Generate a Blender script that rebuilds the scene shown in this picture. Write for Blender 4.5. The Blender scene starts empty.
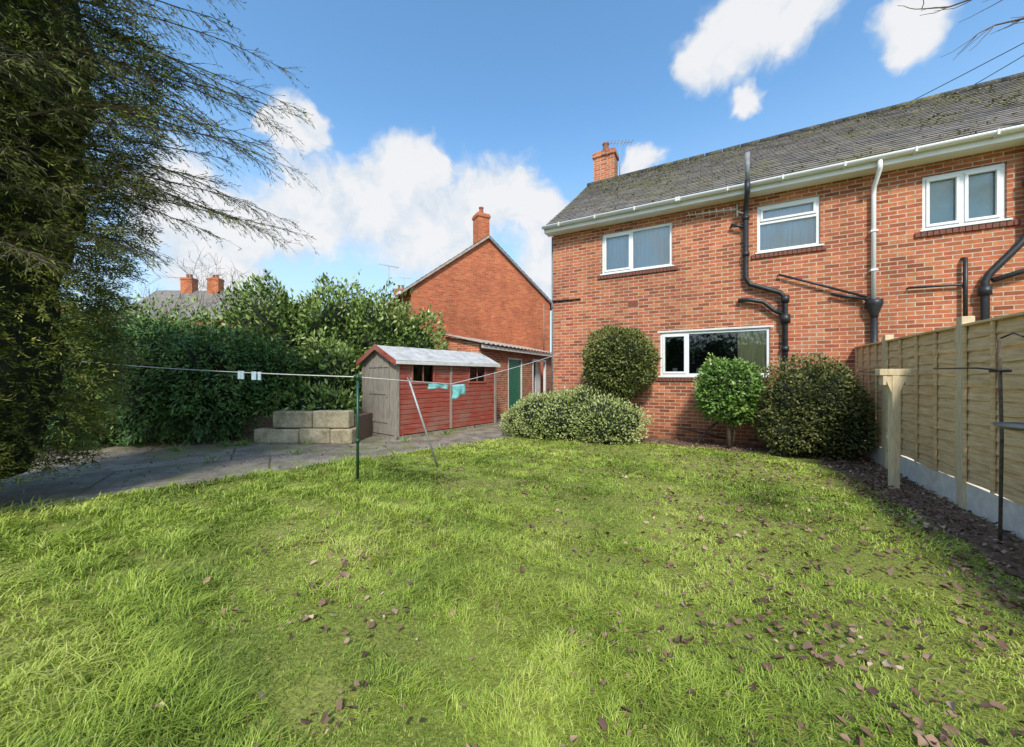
import bpy, bmesh, math, random
import numpy as np
from mathutils import Vector, Matrix
random.seed(3); rng=np.random.default_rng(7)
S=bpy.context.scene
S.view_settings.view_transform='Standard'; S.view_settings.look='None'; S.view_settings.exposure=0

# ---------------------------------------------------------------- materials
def newmat(name):
    m=bpy.data.materials.new(name); m.use_nodes=True
    nt=m.node_tree; b=nt.nodes['Principled BSDF']; return m,nt,b
def N(nt,typ,**kw):
    n=nt.nodes.new(typ)
    for k,v in kw.items(): setattr(n,k,v)
    return n
def ramp(nt,fac,stops):
    r=N(nt,'ShaderNodeValToRGB'); e=r.color_ramp.elements
    while len(e)<len(stops): e.new(0.5)
    for i,(p,c) in enumerate(stops): e[i].position=p; e[i].color=(*c,1)
    nt.links.new(fac,r.inputs[0]); return r.outputs[0]
def noise(nt,vec,scale,detail=4,rough=.6):
    n=N(nt,'ShaderNodeTexNoise'); n.inputs['Scale'].default_value=scale
    n.inputs['Detail'].default_value=detail; n.inputs['Roughness'].default_value=rough
    if vec is not None: nt.links.new(vec,n.inputs['Vector'])
    return n.outputs[0]
def mixc(nt,fac,a,b,mode='MIX'):
    m=N(nt,'ShaderNodeMix',data_type='RGBA',blend_type=mode)
    for s,v in ((m.inputs[0],fac),(m.inputs[6],a),(m.inputs[7],b)):
        if isinstance(v,(int,float)): s.default_value=v
        elif isinstance(v,tuple): s.default_value=(*v,1)
        else: nt.links.new(v,s)
    return m.outputs[2]
def bump(nt,b,h,strength=.3,dist=.01):
    n=N(nt,'ShaderNodeBump'); n.inputs['Strength'].default_value=strength; n.inputs['Distance'].default_value=dist
    nt.links.new(h,n.inputs['Height']); nt.links.new(n.outputs[0],b.inputs['Normal'])
def math_(nt,op,a,b=None):
    m=N(nt,'ShaderNodeMath',operation=op)
    for i,v in enumerate((a,b)):
        if v is None: continue
        if isinstance(v,(int,float)): m.inputs[i].default_value=v
        else: nt.links.new(v,m.inputs[i])
    return m.outputs[0]
def plain(name,c1,c2,scale=8,rough=.7,bstr=.2,stretch=(1,1,1),metal=0,bd=.01):
    m,nt,b=newmat(name)
    tc=N(nt,'ShaderNodeTexCoord'); mp=N(nt,'ShaderNodeMapping'); mp.inputs['Scale'].default_value=stretch
    nt.links.new(tc.outputs['Object'],mp.inputs[0])
    n=noise(nt,mp.outputs[0],scale,4)
    nt.links.new(ramp(nt,n,[(.3,c1),(.7,c2)]),b.inputs['Base Color'])
    b.inputs['Roughness'].default_value=rough; b.inputs['Metallic'].default_value=metal
    if bstr: bump(nt,b,n,bstr,bd)
    return m
def wallvec(nt):
    tc=N(nt,'ShaderNodeTexCoord'); s=N(nt,'ShaderNodeSeparateXYZ'); nt.links.new(tc.outputs['Object'],s.inputs[0])
    sn=N(nt,'ShaderNodeSeparateXYZ'); nt.links.new(tc.outputs['Normal'],sn.inputs[0])
    ax=math_(nt,'ABSOLUTE',sn.outputs[0]); g=math_(nt,'GREATER_THAN',ax,.6)
    mf=N(nt,'ShaderNodeMix',data_type='FLOAT'); nt.links.new(g,mf.inputs[0]); nt.links.new(s.outputs[0],mf.inputs[2]); nt.links.new(s.outputs[1],mf.inputs[3])
    c=N(nt,'ShaderNodeCombineXYZ'); nt.links.new(mf.outputs[0],c.inputs[0]); nt.links.new(s.outputs[2],c.inputs[1])
    return tc,c.outputs[0]
def brickmat(name,c1,c2,mort,oddf=.55):
    m,nt,b=newmat(name); tc,v=wallvec(nt)
    br=N(nt,'ShaderNodeTexBrick'); br.offset=.5
    br.inputs['Scale'].default_value=1; br.inputs['Brick Width'].default_value=.225; br.inputs['Row Height'].default_value=.075
    br.inputs['Mortar Size'].default_value=.009; br.inputs['Mortar Smooth'].default_value=.3
    br.inputs['Color1'].default_value=(*c1,1); br.inputs['Color2'].default_value=(*c2,1); br.inputs['Mortar'].default_value=(*mort,1)
    nt.links.new(v,br.inputs['Vector'])
    b2=N(nt,'ShaderNodeTexBrick'); b2.offset=.5
    for k in ('Scale','Brick Width','Row Height'): b2.inputs[k].default_value=br.inputs[k].default_value
    b2.inputs['Mortar Size'].default_value=0
    b2.inputs['Color1'].default_value=(1,1,1,1); b2.inputs['Color2'].default_value=(0,0,0,1)
    ad=N(nt,'ShaderNodeVectorMath',operation='ADD'); ad.inputs[1].default_value=(22.5,37.5,0); nt.links.new(v,ad.inputs[0]); nt.links.new(ad.outputs[0],b2.inputs['Vector'])
    inb=math_(nt,'SUBTRACT',1,br.outputs['Fac'])
    odd=math_(nt,'MULTIPLY',math_(nt,'LESS_THAN',b2.outputs[0],.18),inb)
    pale=math_(nt,'MULTIPLY',math_(nt,'GREATER_THAN',b2.outputs[0],.80),inb)
    col=mixc(nt,math_(nt,'MULTIPLY',odd,oddf),br.outputs[0],tuple(x*.45 for x in c2))
    col=mixc(nt,math_(nt,'MULTIPLY',pale,.5),col,(c1[0]*1.15,c1[1]*1.5,c1[2]*1.6))
    mp=N(nt,'ShaderNodeMapping'); mp.inputs['Scale'].default_value=(1,1,.45); nt.links.new(tc.outputs['Object'],mp.inputs[0])
    n1=noise(nt,mp.outputs[0],.9,5,.65); n2=noise(nt,tc.outputs['Object'],14,3)
    col=mixc(nt,.9,col,ramp(nt,n1,[(.30,(.62,.60,.60)),(.5,(.95,.94,.93)),(.68,(1.15,1.13,1.12))]),'MULTIPLY')
    col=mixc(nt,.6,col,ramp(nt,n2,[(.3,(.7,.7,.7)),(.7,(1.2,1.2,1.2))]),'MULTIPLY')
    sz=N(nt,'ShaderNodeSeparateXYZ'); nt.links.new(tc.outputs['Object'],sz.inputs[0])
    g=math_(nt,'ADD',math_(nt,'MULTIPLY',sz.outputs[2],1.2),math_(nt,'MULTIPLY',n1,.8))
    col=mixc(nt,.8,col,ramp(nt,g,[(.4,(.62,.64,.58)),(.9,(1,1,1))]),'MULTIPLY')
    nt.links.new(col,b.inputs['Base Color']); b.inputs['Roughness'].default_value=.9
    h=math_(nt,'SUBTRACT',math_(nt,'MULTIPLY',n2,.4),br.outputs['Fac']); bump(nt,b,h,.6,.008)
    return m
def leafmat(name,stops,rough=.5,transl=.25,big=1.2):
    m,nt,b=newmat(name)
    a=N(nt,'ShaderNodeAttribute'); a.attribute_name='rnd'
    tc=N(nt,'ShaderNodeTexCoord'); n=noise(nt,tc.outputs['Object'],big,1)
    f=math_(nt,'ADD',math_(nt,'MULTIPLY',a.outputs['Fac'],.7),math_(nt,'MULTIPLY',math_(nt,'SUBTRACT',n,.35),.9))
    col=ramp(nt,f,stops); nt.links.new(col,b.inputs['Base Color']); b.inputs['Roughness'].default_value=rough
    b.inputs['Specular IOR Level'].default_value=.35
    if transl>0:
        t=N(nt,'ShaderNodeBsdfTranslucent'); nt.links.new(col,t.inputs[0]); ms=N(nt,'ShaderNodeMixShader'); ms.inputs[0].default_value=transl
        nt.links.new(b.outputs[0],ms.inputs[1]); nt.links.new(t.outputs[0],ms.inputs[2])
        nt.links.new(ms.outputs[0],nt.nodes['Material Output'].inputs[0])
    return m

M={}
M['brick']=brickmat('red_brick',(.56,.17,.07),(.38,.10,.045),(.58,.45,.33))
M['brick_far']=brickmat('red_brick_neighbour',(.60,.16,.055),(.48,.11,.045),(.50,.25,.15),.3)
M['tile_dark']=plain('sill_tiles',(.13,.045,.035),(.26,.09,.06),25,.8)
M['white']=plain('white_upvc',(.78,.79,.79),(.86,.86,.85),3,.35,0)
M['white_dirty']=plain('weathered_white',(.60,.60,.56),(.80,.79,.75),4,.5,.05)
M['black']=plain('black_iron',(.012,.012,.014),(.035,.035,.038),20,.45,.1)
M['grey_metal']=plain('grey_metal',(.30,.30,.30),(.46,.46,.45),20,.45,.05,metal=.2)
M['lead']=plain('lead',(.17,.175,.18),(.30,.30,.31),10,.7,.1)
M['soil']=plain('soil',(.09,.055,.035),(.26,.18,.12),30,.95,.8,bd=.03)
M['bark']=plain('bark',(.06,.042,.03),(.15,.115,.08),20,.9,.6)
M['barktwig']=plain('twigs',(.09,.065,.045),(.16,.12,.085),20,.9,0)
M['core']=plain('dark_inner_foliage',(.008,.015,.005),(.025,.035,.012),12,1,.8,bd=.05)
M['concrete']=plain('concrete_board',(.62,.58,.50),(.84,.80,.70),9,.9,.3)
M['post']=plain('fence_post_wood',(.52,.41,.25),(.76,.62,.40),9,.8,.2,(6,6,.7))
M['greydoor']=plain('weathered_timber',(.18,.15,.115),(.42,.37,.31),9,.9,.4,(8,8,.5))
M['felt']=plain('roof_felt',(.36,.36,.35),(.62,.62,.60),5,.85,.4)
M['green_door']=plain('green_paint',(.012,.12,.06),(.02,.18,.10),6,.4,.1)
M['green_metal']=plain('dark_green_pole',(.01,.045,.025),(.02,.08,.045),6,.4,.1)
M['dark']=plain('dark_interior',(.012,.012,.012),(.03,.028,.025),3,.9,0)
M['curtain']=plain('net_curtain_with_reflection',(.72,.75,.75),(.90,.92,.92),5,.9,.1,(8,8,.3))  # net curtain, its white also carries the cloud reflections of the upper panes
M['pane_green']=plain('green_pane_backing',(.34,.48,.38),(.60,.72,.62),3,.8,.1)  # green tone set on a sheet behind the upper right panes
M['curtain_y']=plain('cream_curtain',(.66,.56,.28),(.88,.78,.45),5,.9,.1,(10,10,.3))
M['cable']=plain('cable',(.02,.02,.02),(.04,.04,.04),5,.7,0)
M['line']=plain('washing_line_plastic',(.55,.55,.52),(.7,.7,.68),5,.6,0)
M['turq']=plain('turquoise_cloth',(.12,.42,.42),(.30,.62,.62),12,.8,.3)
M['palecloth']=plain('pale_blue_plastic',(.4,.55,.65),(.6,.72,.8),12,.6,.1)
M['corr']=plain('corrugated_sheet',(.30,.24,.19),(.50,.43,.36),5,.9,.3)
M['pot']=plain('clay_pot',(.25,.10,.06),(.40,.18,.10),8,.8,.2)
def stonemat():
    m,nt,b=newmat('cream_block_stone'); tc=N(nt,'ShaderNodeTexCoord')
    n=noise(nt,tc.outputs['Object'],2.5,5,.7); n2=noise(nt,tc.outputs['Object'],25,4,.7)
    c=ramp(nt,n,[(.32,(.20,.19,.11)),(.45,(.44,.36,.23)),(.65,(.66,.56,.38))])
    c=mixc(nt,.7,c,ramp(nt,n2,[(.3,(.6,.6,.58)),(.7,(1.25,1.25,1.2))]),'MULTIPLY')
    nt.links.new(c,b.inputs['Base Color']); b.inputs['Roughness'].default_value=.92; bump(nt,b,n2,.6,.02); return m
M['stone']=stonemat()
def shiplap():
    m,nt,b=newmat('red_stained_shiplap'); tc=N(nt,'ShaderNodeTexCoord')
    mp=N(nt,'ShaderNodeMapping'); mp.inputs['Scale'].default_value=(.6,.6,9); nt.links.new(tc.outputs['Object'],mp.inputs[0])
    n=noise(nt,mp.outputs[0],5,6); n2=noise(nt,tc.outputs['Object'],1.6,4)
    c=ramp(nt,n,[(.25,(.16,.03,.02)),(.5,(.36,.07,.045)),(.8,(.48,.17,.11))])
    c=mixc(nt,ramp(nt,n2,[(.47,(0,0,0)),(.68,(.65,.65,.65))]),c,(.29,.19,.14))
    nt.links.new(c,b.inputs['Base Color']); b.inputs['Roughness'].default_value=.7; bump(nt,b,n,.4,.006); return m
M['shiplap']=shiplap()
def panelmat():
    m,nt,b=newmat('lap_panel_timber'); tc=N(nt,'ShaderNodeTexCoord')
    mp=N(nt,'ShaderNodeMapping'); mp.inputs['Scale'].default_value=(.7,.7,7); nt.links.new(tc.outputs['Object'],mp.inputs[0])
    n=noise(nt,mp.outputs[0],5,6,.7); n2=noise(nt,tc.outputs['Object'],1.3,4)
    c=ramp(nt,n,[(.25,(.40,.25,.11)),(.5,(.72,.50,.26)),(.8,(.90,.70,.42))])
    c=mixc(nt,ramp(nt,n2,[(.50,(0,0,0)),(.80,(.45,.45,.45))]),c,(.46,.34,.18))
    nt.links.new(c,b.inputs['Base Color']); b.inputs['Roughness'].default_value=.85; bump(nt,b,n,.5,.008); return m
M['panel']=panelmat()
def slatemat(name,w,hrow,base1,base2,moss,mossamt=.55):
    m,nt,b=newmat(name); tc=N(nt,'ShaderNodeTexCoord')
    uv=N(nt,'ShaderNodeUVMap')
    br=N(nt,'ShaderNodeTexBrick'); br.inputs['Scale'].default_value=1; br.inputs['Brick Width'].default_value=w; br.inputs['Row Height'].default_value=hrow
    br.inputs['Mortar Size'].default_value=.005; br.inputs['Color1'].default_value=(*base1,1); br.inputs['Color2'].default_value=(*base2,1); br.inputs['Mortar'].default_value=(.05,.05,.05,1)
    nt.links.new(uv.outputs[0],br.inputs['Vector'])
    n=noise(nt,tc.outputs['Object'],.9,5,.7); n2=noise(nt,tc.outputs['Object'],18,4,.7)
    f=math_(nt,'ADD',math_(nt,'MULTIPLY',n,.6),math_(nt,'MULTIPLY',n2,.5))
    col=mixc(nt,ramp(nt,f,[(mossamt,(0,0,0)),(mossamt+.12,(.85,.85,.85))]),br.outputs[0],moss)
    col=mixc(nt,.8,col,ramp(nt,n2,[(.3,(.6,.6,.6)),(.7,(1.35,1.35,1.35))]),'MULTIPLY')
    nt.links.new(col,b.inputs['Base Color']); b.inputs['Roughness'].default_value=.85
    bump(nt,b,math_(nt,'SUBTRACT',n2,br.outputs['Fac']),.5,.01); return m
M['slate']=slatemat('roof_tiles_mossy',.26,.17,(.235,.20,.17),(.15,.13,.115),(.18,.16,.07),.54)
M['slate_far']=slatemat('roof_tiles_grey',.26,.1,(.28,.25,.22),(.19,.165,.145),(.18,.17,.10),.6)
def glassmat():
    m,nt,b=newmat('window_glass'); 
    g=N(nt,'ShaderNodeBsdfGlossy'); g.inputs['Roughness'].default_value=.02; g.inputs[0].default_value=(.9,.95,1,1)
    t=N(nt,'ShaderNodeBsdfTransparent'); t.inputs[0].default_value=(.88,.90,.90,1)
    f=N(nt,'ShaderNodeFresnel'); f.inputs[0].default_value=1.6
    fac=math_(nt,'MULTIPLY_ADD',f.outputs[0],1.0); 
    fac.node.inputs[2].default_value=.08
    ms=N(nt,'ShaderNodeMixShader'); nt.links.new(fac,ms.inputs[0]); nt.links.new(t.outputs[0],ms.inputs[1]); nt.links.new(g.outputs[0],ms.inputs[2])
    nt.links.new(ms.outputs[0],nt.nodes['Material Output'].inputs[0]); return m
M['glass']=glassmat()
def groundmats():
    m,nt,b=newmat('lawn_turf'); tc=N(nt,'ShaderNodeTexCoord')
    n=noise(nt,tc.outputs['Object'],.8,3); n2=noise(nt,tc.outputs['Object'],40,4,.7)
    c=ramp(nt,n,[(.3,(.19,.24,.035)),(.5,(.28,.31,.055)),(.7,(.36,.33,.10))])
    c=mixc(nt,.8,c,ramp(nt,n2,[(.3,(.4,.4,.35)),(.7,(1.25,1.25,1.2))]),'MULTIPLY')
    nt.links.new(c,b.inputs['Base Color']); b.inputs['Roughness'].default_value=.95; bump(nt,b,n2,.8,.03); M['turf']=m
    m,nt,b=newmat('patio_concrete'); tc=N(nt,'ShaderNodeTexCoord')
    mp=N(nt,'ShaderNodeMapping'); mp.inputs['Rotation'].default_value=(0,0,math.radians(-33)); nt.links.new(tc.outputs['Object'],mp.inputs[0])
    br=N(nt,'ShaderNodeTexBrick'); br.offset=.3; br.inputs['Scale'].default_value=1; br.inputs['Brick Width'].default_value=1.9; br.inputs['Row Height'].default_value=1.3
    br.inputs['Mortar Size'].default_value=.018; br.inputs['Mortar Smooth'].default_value=.3
    br.inputs['Color1'].default_value=(.37,.32,.25,1); br.inputs['Color2'].default_value=(.29,.25,.20,1); br.inputs['Mortar'].default_value=(.09,.10,.04,1)
    wn=N(nt,'ShaderNodeTexNoise'); wn.inputs['Scale'].default_value=3; nt.links.new(mp.outputs[0],wn.inputs['Vector'])
    vm=N(nt,'ShaderNodeVectorMath',operation='MULTIPLY_ADD'); vm.inputs[1].default_value=(.08,.08,0); nt.links.new(wn.outputs[1],vm.inputs[0]); nt.links.new(mp.outputs[0],vm.inputs[2])
    nt.links.new(vm.outputs[0],br.inputs['Vector'])
    n=noise(nt,tc.outputs['Object'],.9,5,.65); n2=noise(nt,tc.outputs['Object'],22,4,.75); n3=noise(nt,tc.outputs['Object'],2.2,5,.7)
    c=mixc(nt,ramp(nt,n3,[(.42,(0,0,0)),(.60,(.85,.85,.85))]),br.outputs[0],(.15,.13,.10))
    c=mixc(nt,ramp(nt,n,[(.50,(0,0,0)),(.62,(.8,.8,.8))]),c,(.20,.21,.07))
    c=mixc(nt,.85,c,ramp(nt,n2,[(.3,(.5,.5,.5)),(.7,(1.35,1.35,1.35))]),'MULTIPLY')
    nt.links.new(c,b.inputs['Base Color']); b.inputs['Roughness'].default_value=.7
    bump(nt,b,math_(nt,'SUBTRACT',n2,br.outputs['Fac']),.5,.012); M['patio']=m
groundmats()
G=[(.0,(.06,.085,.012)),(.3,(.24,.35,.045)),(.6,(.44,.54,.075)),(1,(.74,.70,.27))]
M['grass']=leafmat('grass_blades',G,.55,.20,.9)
M['conif']=leafmat('conifer_foliage',[(0,(.012,.020,.005)),(.35,(.055,.08,.014)),(.7,(.155,.18,.03)),(1,(.34,.33,.07))],.6,.0,1.5)
M['hedge']=leafmat('hedge_conifer_leaves',[(0,(.02,.05,.014)),(.45,(.065,.15,.035)),(1,(.22,.34,.08))],.5,.0,1.5)
M['laurel']=leafmat('laurel_leaves',[(0,(.02,.045,.01)),(.45,(.13,.21,.04)),(1,(.46,.54,.17))],.35,.0,1)
M['lonicera']=leafmat('pale_shrub_leaves',[(0,(.09,.12,.025)),(.4,(.29,.34,.10)),(1,(.58,.62,.28))],.5,.0,2)
M['round']=leafmat('round_shrub_leaves',[(0,(.025,.038,.01)),(.4,(.12,.145,.032)),(1,(.38,.37,.12))],.45,.0,2)
M['varieg']=leafmat('bright_shrub_leaves',[(0,(.03,.075,.01)),(.45,(.14,.26,.045)),(1,(.44,.54,.18))],.4,.0,2)
M['darkbush']=leafmat('dark_shrub_leaves',[(0,(.022,.022,.008)),(.45,(.09,.105,.026)),(1,(.28,.26,.08))],.5,.0,2)
M['deadleaf']=leafmat('dead_leaves',[(0,(.05,.03,.022)),(.4,(.16,.09,.062)),(.75,(.32,.20,.135)),(1,(.58,.45,.30))],.7,.0,3)
M['moss']=leafmat('roof_moss',[(0,(.05,.05,.015)),(.5,(.16,.15,.05)),(1,(.28,.25,.10))],.9,.0,3)

# ---------------------------------------------------------------- mesh helpers
def link(o,parent=None):
    S.collection.objects.link(o)
    if parent: o.parent=parent
    return o
def empty(name,loc=(0,0,0),rot=0):
    e=bpy.data.objects.new(name,None); e.empty_display_size=.2; e.location=loc; e.rotation_euler=(0,0,rot); return link(e)
def meshobj(name,verts,faces,mat,parent=None,smooth=False,uv=None):
    me=bpy.data.meshes.new(name); me.from_pydata([tuple(v) for v in verts],[],faces); me.materials.append(mat)
    if uv:
        l=me.uv_layers.new(name='UVMap')
        for p in me.polygons:
            for li,vi in zip(p.loop_indices,p.vertices): l.data[li].uv=uv[vi]
    me.update()
    if smooth:
        for p in me.polygons: p.use_smooth=True
    return link(bpy.data.objects.new(name,me),parent)
def boxgeo(b):
    x0,x1,y0,y1,z0,z1=b
    v=[(x0,y0,z0),(x1,y0,z0),(x1,y1,z0),(x0,y1,z0),(x0,y0,z1),(x1,y0,z1),(x1,y1,z1),(x0,y1,z1)]
    f=[(0,3,2,1),(4,5,6,7),(0,1,5,4),(1,2,6,5),(2,3,7,6),(3,0,4,7)]
    return v,f
def boxes(name,bs,mat,parent=None,bevel=0):
    V=[];F=[]
    for b in bs:
        v,f=boxgeo(b); o=len(V); V+=v; F+=[tuple(i+o for i in q) for q in f]
    o=meshobj(name,V,F,mat,parent)
    if bevel:
        m=o.modifiers.new('bev','BEVEL'); m.width=bevel; m.segments=2
    return o
def tubes(name,paths,mat,parent=None,sides=10,cap=True):
    V=[];F=[]
    for pts,rad in paths:
        pts=[Vector(p) for p in pts]; n=len(pts)
        if not hasattr(rad,'__len__'): rad=[rad]*n
        base=len(V)
        d0=(pts[1]-pts[0]).normalized()
        a=d0.orthogonal().normalized()
        for i,p in enumerate(pts):
            d=(pts[min(i+1,n-1)]-pts[max(i-1,0)]).normalized()
            a=(a-d*a.dot(d)); a=a.normalized() if a.length>1e-6 else d.orthogonal().normalized()
            b=d.cross(a)
            for k in range(sides):
                t=2*math.pi*k/sides; V.append(p+(a*math.cos(t)+b*math.sin(t))*rad[i])
        for i in range(n-1):
            for k in range(sides):
                k2=(k+1)%sides; F.append((base+i*sides+k,base+i*sides+k2,base+(i+1)*sides+k2,base+(i+1)*sides+k))
        if cap and sides>3:
            F.append(tuple(base+k for k in range(sides))[::-1]); F.append(tuple(base+(n-1)*sides+k for k in range(sides)))
    return meshobj(name,V,F,mat,parent,smooth=(sides>4))
def bulk(name,V,F4,F3,mat,rnd,parent=None):
    me=bpy.data.meshes.new(name); me.vertices.add(len(V)); me.vertices.foreach_set('co',V.astype(np.float32).ravel())
    n4=0 if F4 is None else len(F4); n3=0 if F3 is None else len(F3)
    loops=[]; 
    if n4: loops.append(F4.ravel())
    if n3: loops.append(F3.ravel())
    L=np.concatenate(loops).astype(np.int32); me.loops.add(len(L)); me.loops.foreach_set('vertex_index',L)
    me.polygons.add(n4+n3); st=np.concatenate([np.arange(n4)*4,n4*4+np.arange(n3)*3]).astype(np.int32)
    tt=np.concatenate([np.full(n4,4),np.full(n3,3)]).astype(np.int32)
    me.polygons.foreach_set('loop_start',st); me.polygons.foreach_set('loop_total',tt)
    me.materials.append(mat); at=me.attributes.new('rnd','FLOAT','POINT'); at.data.foreach_set('value',rnd.astype(np.float32))
    me.update(calc_edges=True); me.validate()
    return link(bpy.data.objects.new(name,me),parent)
def nrm(a): return a/np.maximum(np.linalg.norm(a,axis=1,keepdims=True),1e-9)
def leaves(name,P,D,Nn,L,W,mat,rnd,parent=None,fold=.25):
    n=len(P); D=nrm(D); X=nrm(np.cross(D,Nn)); Nn=nrm(np.cross(X,D))
    L=np.broadcast_to(L,(n,))[:,None]; W=np.broadcast_to(W,(n,))[:,None]
    a=P; b=P+D*L
    l=P+D*L*.45+X*W*.5; r=P+D*L*.45-X*W*.5
    V=np.stack([a,r,b+Nn*W*fold*-.5,l],1).reshape(-1,3)
    F=np.arange(4*n).reshape(-1,4)
    F3=np.concatenate([F[:,[0,1,2]],F[:,[0,2,3]]])
    return bulk(name,V,None,F3,mat,np.repeat(rnd,4),parent)
def lump(d,seed,amp=.15,k=3.0,n=8):
    r=np.random.default_rng(seed); o=np.zeros(len(d))
    for i in range(n):
        v=r.normal(size=3)*k*(1+i*.25); o+=np.sin(d@v+r.uniform(0,6.28))/(1+i*.2)
    return 1+amp*o/2.2
def rdirs(n): return nrm(rng.normal(size=(n,3)))
def blobs_bush(name,blobs,n,L,W,mat,seed=1,amp=.14,k=3.2,droop=0,core=True,zmin=.03,inner=.22,updir=.3,parent=None,stray=.06):
    e=parent or empty(name,(0,0,0))
    C=np.array([b[:3] for b in blobs],float); R=np.array([b[3:6] for b in blobs],float)
    area=np.array([(r[0]*r[1]+r[1]*r[2]+r[0]*r[2]) for r in R]); cnt=(n*area/area.sum()).astype(int)
    PP=[];DD=[];dep=[]
    for i,(c,r) in enumerate(zip(C,R)):
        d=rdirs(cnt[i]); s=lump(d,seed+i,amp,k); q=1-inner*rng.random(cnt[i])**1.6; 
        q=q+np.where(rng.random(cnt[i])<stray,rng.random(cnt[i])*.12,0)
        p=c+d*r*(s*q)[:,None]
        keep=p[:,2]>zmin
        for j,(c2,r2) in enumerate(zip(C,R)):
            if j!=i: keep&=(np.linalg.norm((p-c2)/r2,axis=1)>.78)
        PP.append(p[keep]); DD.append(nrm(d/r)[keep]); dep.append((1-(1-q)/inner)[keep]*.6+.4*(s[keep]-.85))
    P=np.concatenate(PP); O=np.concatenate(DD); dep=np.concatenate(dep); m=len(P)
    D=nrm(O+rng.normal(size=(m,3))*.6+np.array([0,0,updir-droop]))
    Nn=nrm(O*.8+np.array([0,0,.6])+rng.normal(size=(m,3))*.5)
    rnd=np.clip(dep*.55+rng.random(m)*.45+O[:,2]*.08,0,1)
    leaves('foliage',P,D,Nn,L*rng.uniform(.6,1.3,m),W*rng.uniform(.6,1.3,m),mat,rnd,e)
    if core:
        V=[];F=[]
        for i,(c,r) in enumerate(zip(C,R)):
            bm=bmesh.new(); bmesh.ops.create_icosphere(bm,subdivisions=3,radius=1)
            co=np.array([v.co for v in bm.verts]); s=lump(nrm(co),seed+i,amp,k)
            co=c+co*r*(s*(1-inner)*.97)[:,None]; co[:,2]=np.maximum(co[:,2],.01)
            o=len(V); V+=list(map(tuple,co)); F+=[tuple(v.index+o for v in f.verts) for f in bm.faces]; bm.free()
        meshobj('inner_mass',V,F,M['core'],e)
    return e
def sag(a,b,drop,n=16):
    a=Vector(a);b=Vector(b); return [a.lerp(b,i/n)-Vector((0,0,drop*4*(i/n)*(1-i/n))) for i in range(n+1)]

ROT=math.radians(-28.3); UX=(.8805,-.4741); WX=(.4741,.8805); P0=(1.07,9.6)
def H(t,s,z=0): return (P0[0]+UX[0]*t+WX[0]*s, P0[1]+UX[1]*t+WX[1]*s, z)

# ---------------------------------------------------------------- ground
def poly(name,pts,z,mat,parent=None):
    return meshobj(name,[(x,y,z) for x,y in pts],[tuple(range(len(pts)))],mat,parent)
g=poly('ground',[(-400,-400),(400,-400),(400,500),(-400,500)],0,M['turf'])
patio_edge=[(-8,1.0),(-6.5,2.6),(-5.2,3.73),(-4.19,4.70),(-3.5,5.3),(-2.59,6.1),(-1.4,7.2),(-.27,8.1)]
poly('patio',patio_edge+[H(-.2,-.9)[:2],H(0,0)[:2],H(0,9)[:2],H(-12,12)[:2],(-16,9),(-14,1)],.006,M['patio'])
poly('soil_bed',[H(0,0)[:2],H(-.3,-1.0)[:2],H(5.3,-1.0)[:2],H(5.3,-14)[:2],H(5.95,-14)[:2],H(5.95,0)[:2]][::-1],.010,M['soil'])
lawn_pts=patio_edge+[H(-.2,-.85)[:2],H(2,-.8)[:2],H(4.4,-1.0)[:2],H(5.15,-1.5)[:2],H(5.4,-3)[:2],H(5.45,-5)[:2],H(5.45,-12)[:2],(-8,-4)]
poly('lawn',lawn_pts[::-1],.020,M['turf'])

def inside(x,y,pts):
    res=np.zeros(len(x),bool); n=len(pts)
    for i in range(n):
        x1,y1=pts[i];x2,y2=pts[(i+1)%n]
        c=((y1>y)!=(y2>y))&(x<(x2-x1)*(y-y1)/((y2-y1) if y2!=y1 else 1e-9)+x1); res^=c
    return res
def f2(x,y,seed,k=1.5):
    r=np.random.default_rng(seed); o=0
    for i in range(7):
        a=r.uniform(0,6.28); kk=k*(1+i*.6); o=o+np.sin((x*math.cos(a)+y*math.sin(a))*kk+r.uniform(0,6.28))/(1+i*.3)
    return o/2.5
n=360000
r=1.0+ (rng.random(n)**1.25)*9.5
th=rng.uniform(-1.05,1.05,n); x=r*np.sin(th)*1.0; y=r*np.cos(th)
jx=f2(x,y,5,4)*.08
k=inside(x+jx,y+jx,lawn_pts)&(rng.random(n)<np.clip(.80+.55*f2(x,y,61,3.3),.18,1)); x=x[k];y=y[k];r=r[k]; n=len(x)
tuft=f2(x,y,11,2.2); fine=f2(x,y,12,9)
hgt=(.030+.024*np.clip(tuft,-1,1.5)+.022*np.clip(fine,-1,1))*rng.uniform(.6,1.6,n); hgt=np.clip(hgt,.012,.12)*(1+.6*np.clip((-x-0)/3,-.4,1))
wid=(.0030+.0016*rng.random(n))*np.maximum(1,r/2.4)
az=rng.uniform(0,6.28,n); 
ca=f2(x,y,44,6)*3.0+f2(x,y,45,14)*1.5
az=np.where(rng.random(n)<.5,ca+rng.normal(0,.5,n),az)
lean=rng.uniform(.1,1.1,n)
dx=np.cos(az);dy=np.sin(az); px=-dy;py=dx
base=np.stack([x,y,np.full(n,.018)],1); dirv=np.stack([dx*lean,dy*lean,np.ones(n)*1],1)*hgt[:,None]
mid=base+dirv*.55; tip=base+np.stack([dx*lean*1.9,dy*lean*1.9,np.ones(n)*(.95-.3*lean)],1)*hgt[:,None]
w=np.stack([px,py,np.zeros(n)],1)*wid[:,None]
V=np.stack([base-w*.5,base+w*.5,mid-w*.45,mid+w*.45,tip],1).reshape(-1,3)
I=np.arange(n)[:,None]*5
F4=I+np.array([[0,1,3,2]]); F3=I+np.array([[2,3,4]])
patch=f2(x,y,21,1.1)
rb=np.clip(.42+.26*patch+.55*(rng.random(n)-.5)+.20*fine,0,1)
rb=np.where(rng.random(n)<.06,1.0,rb)
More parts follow.
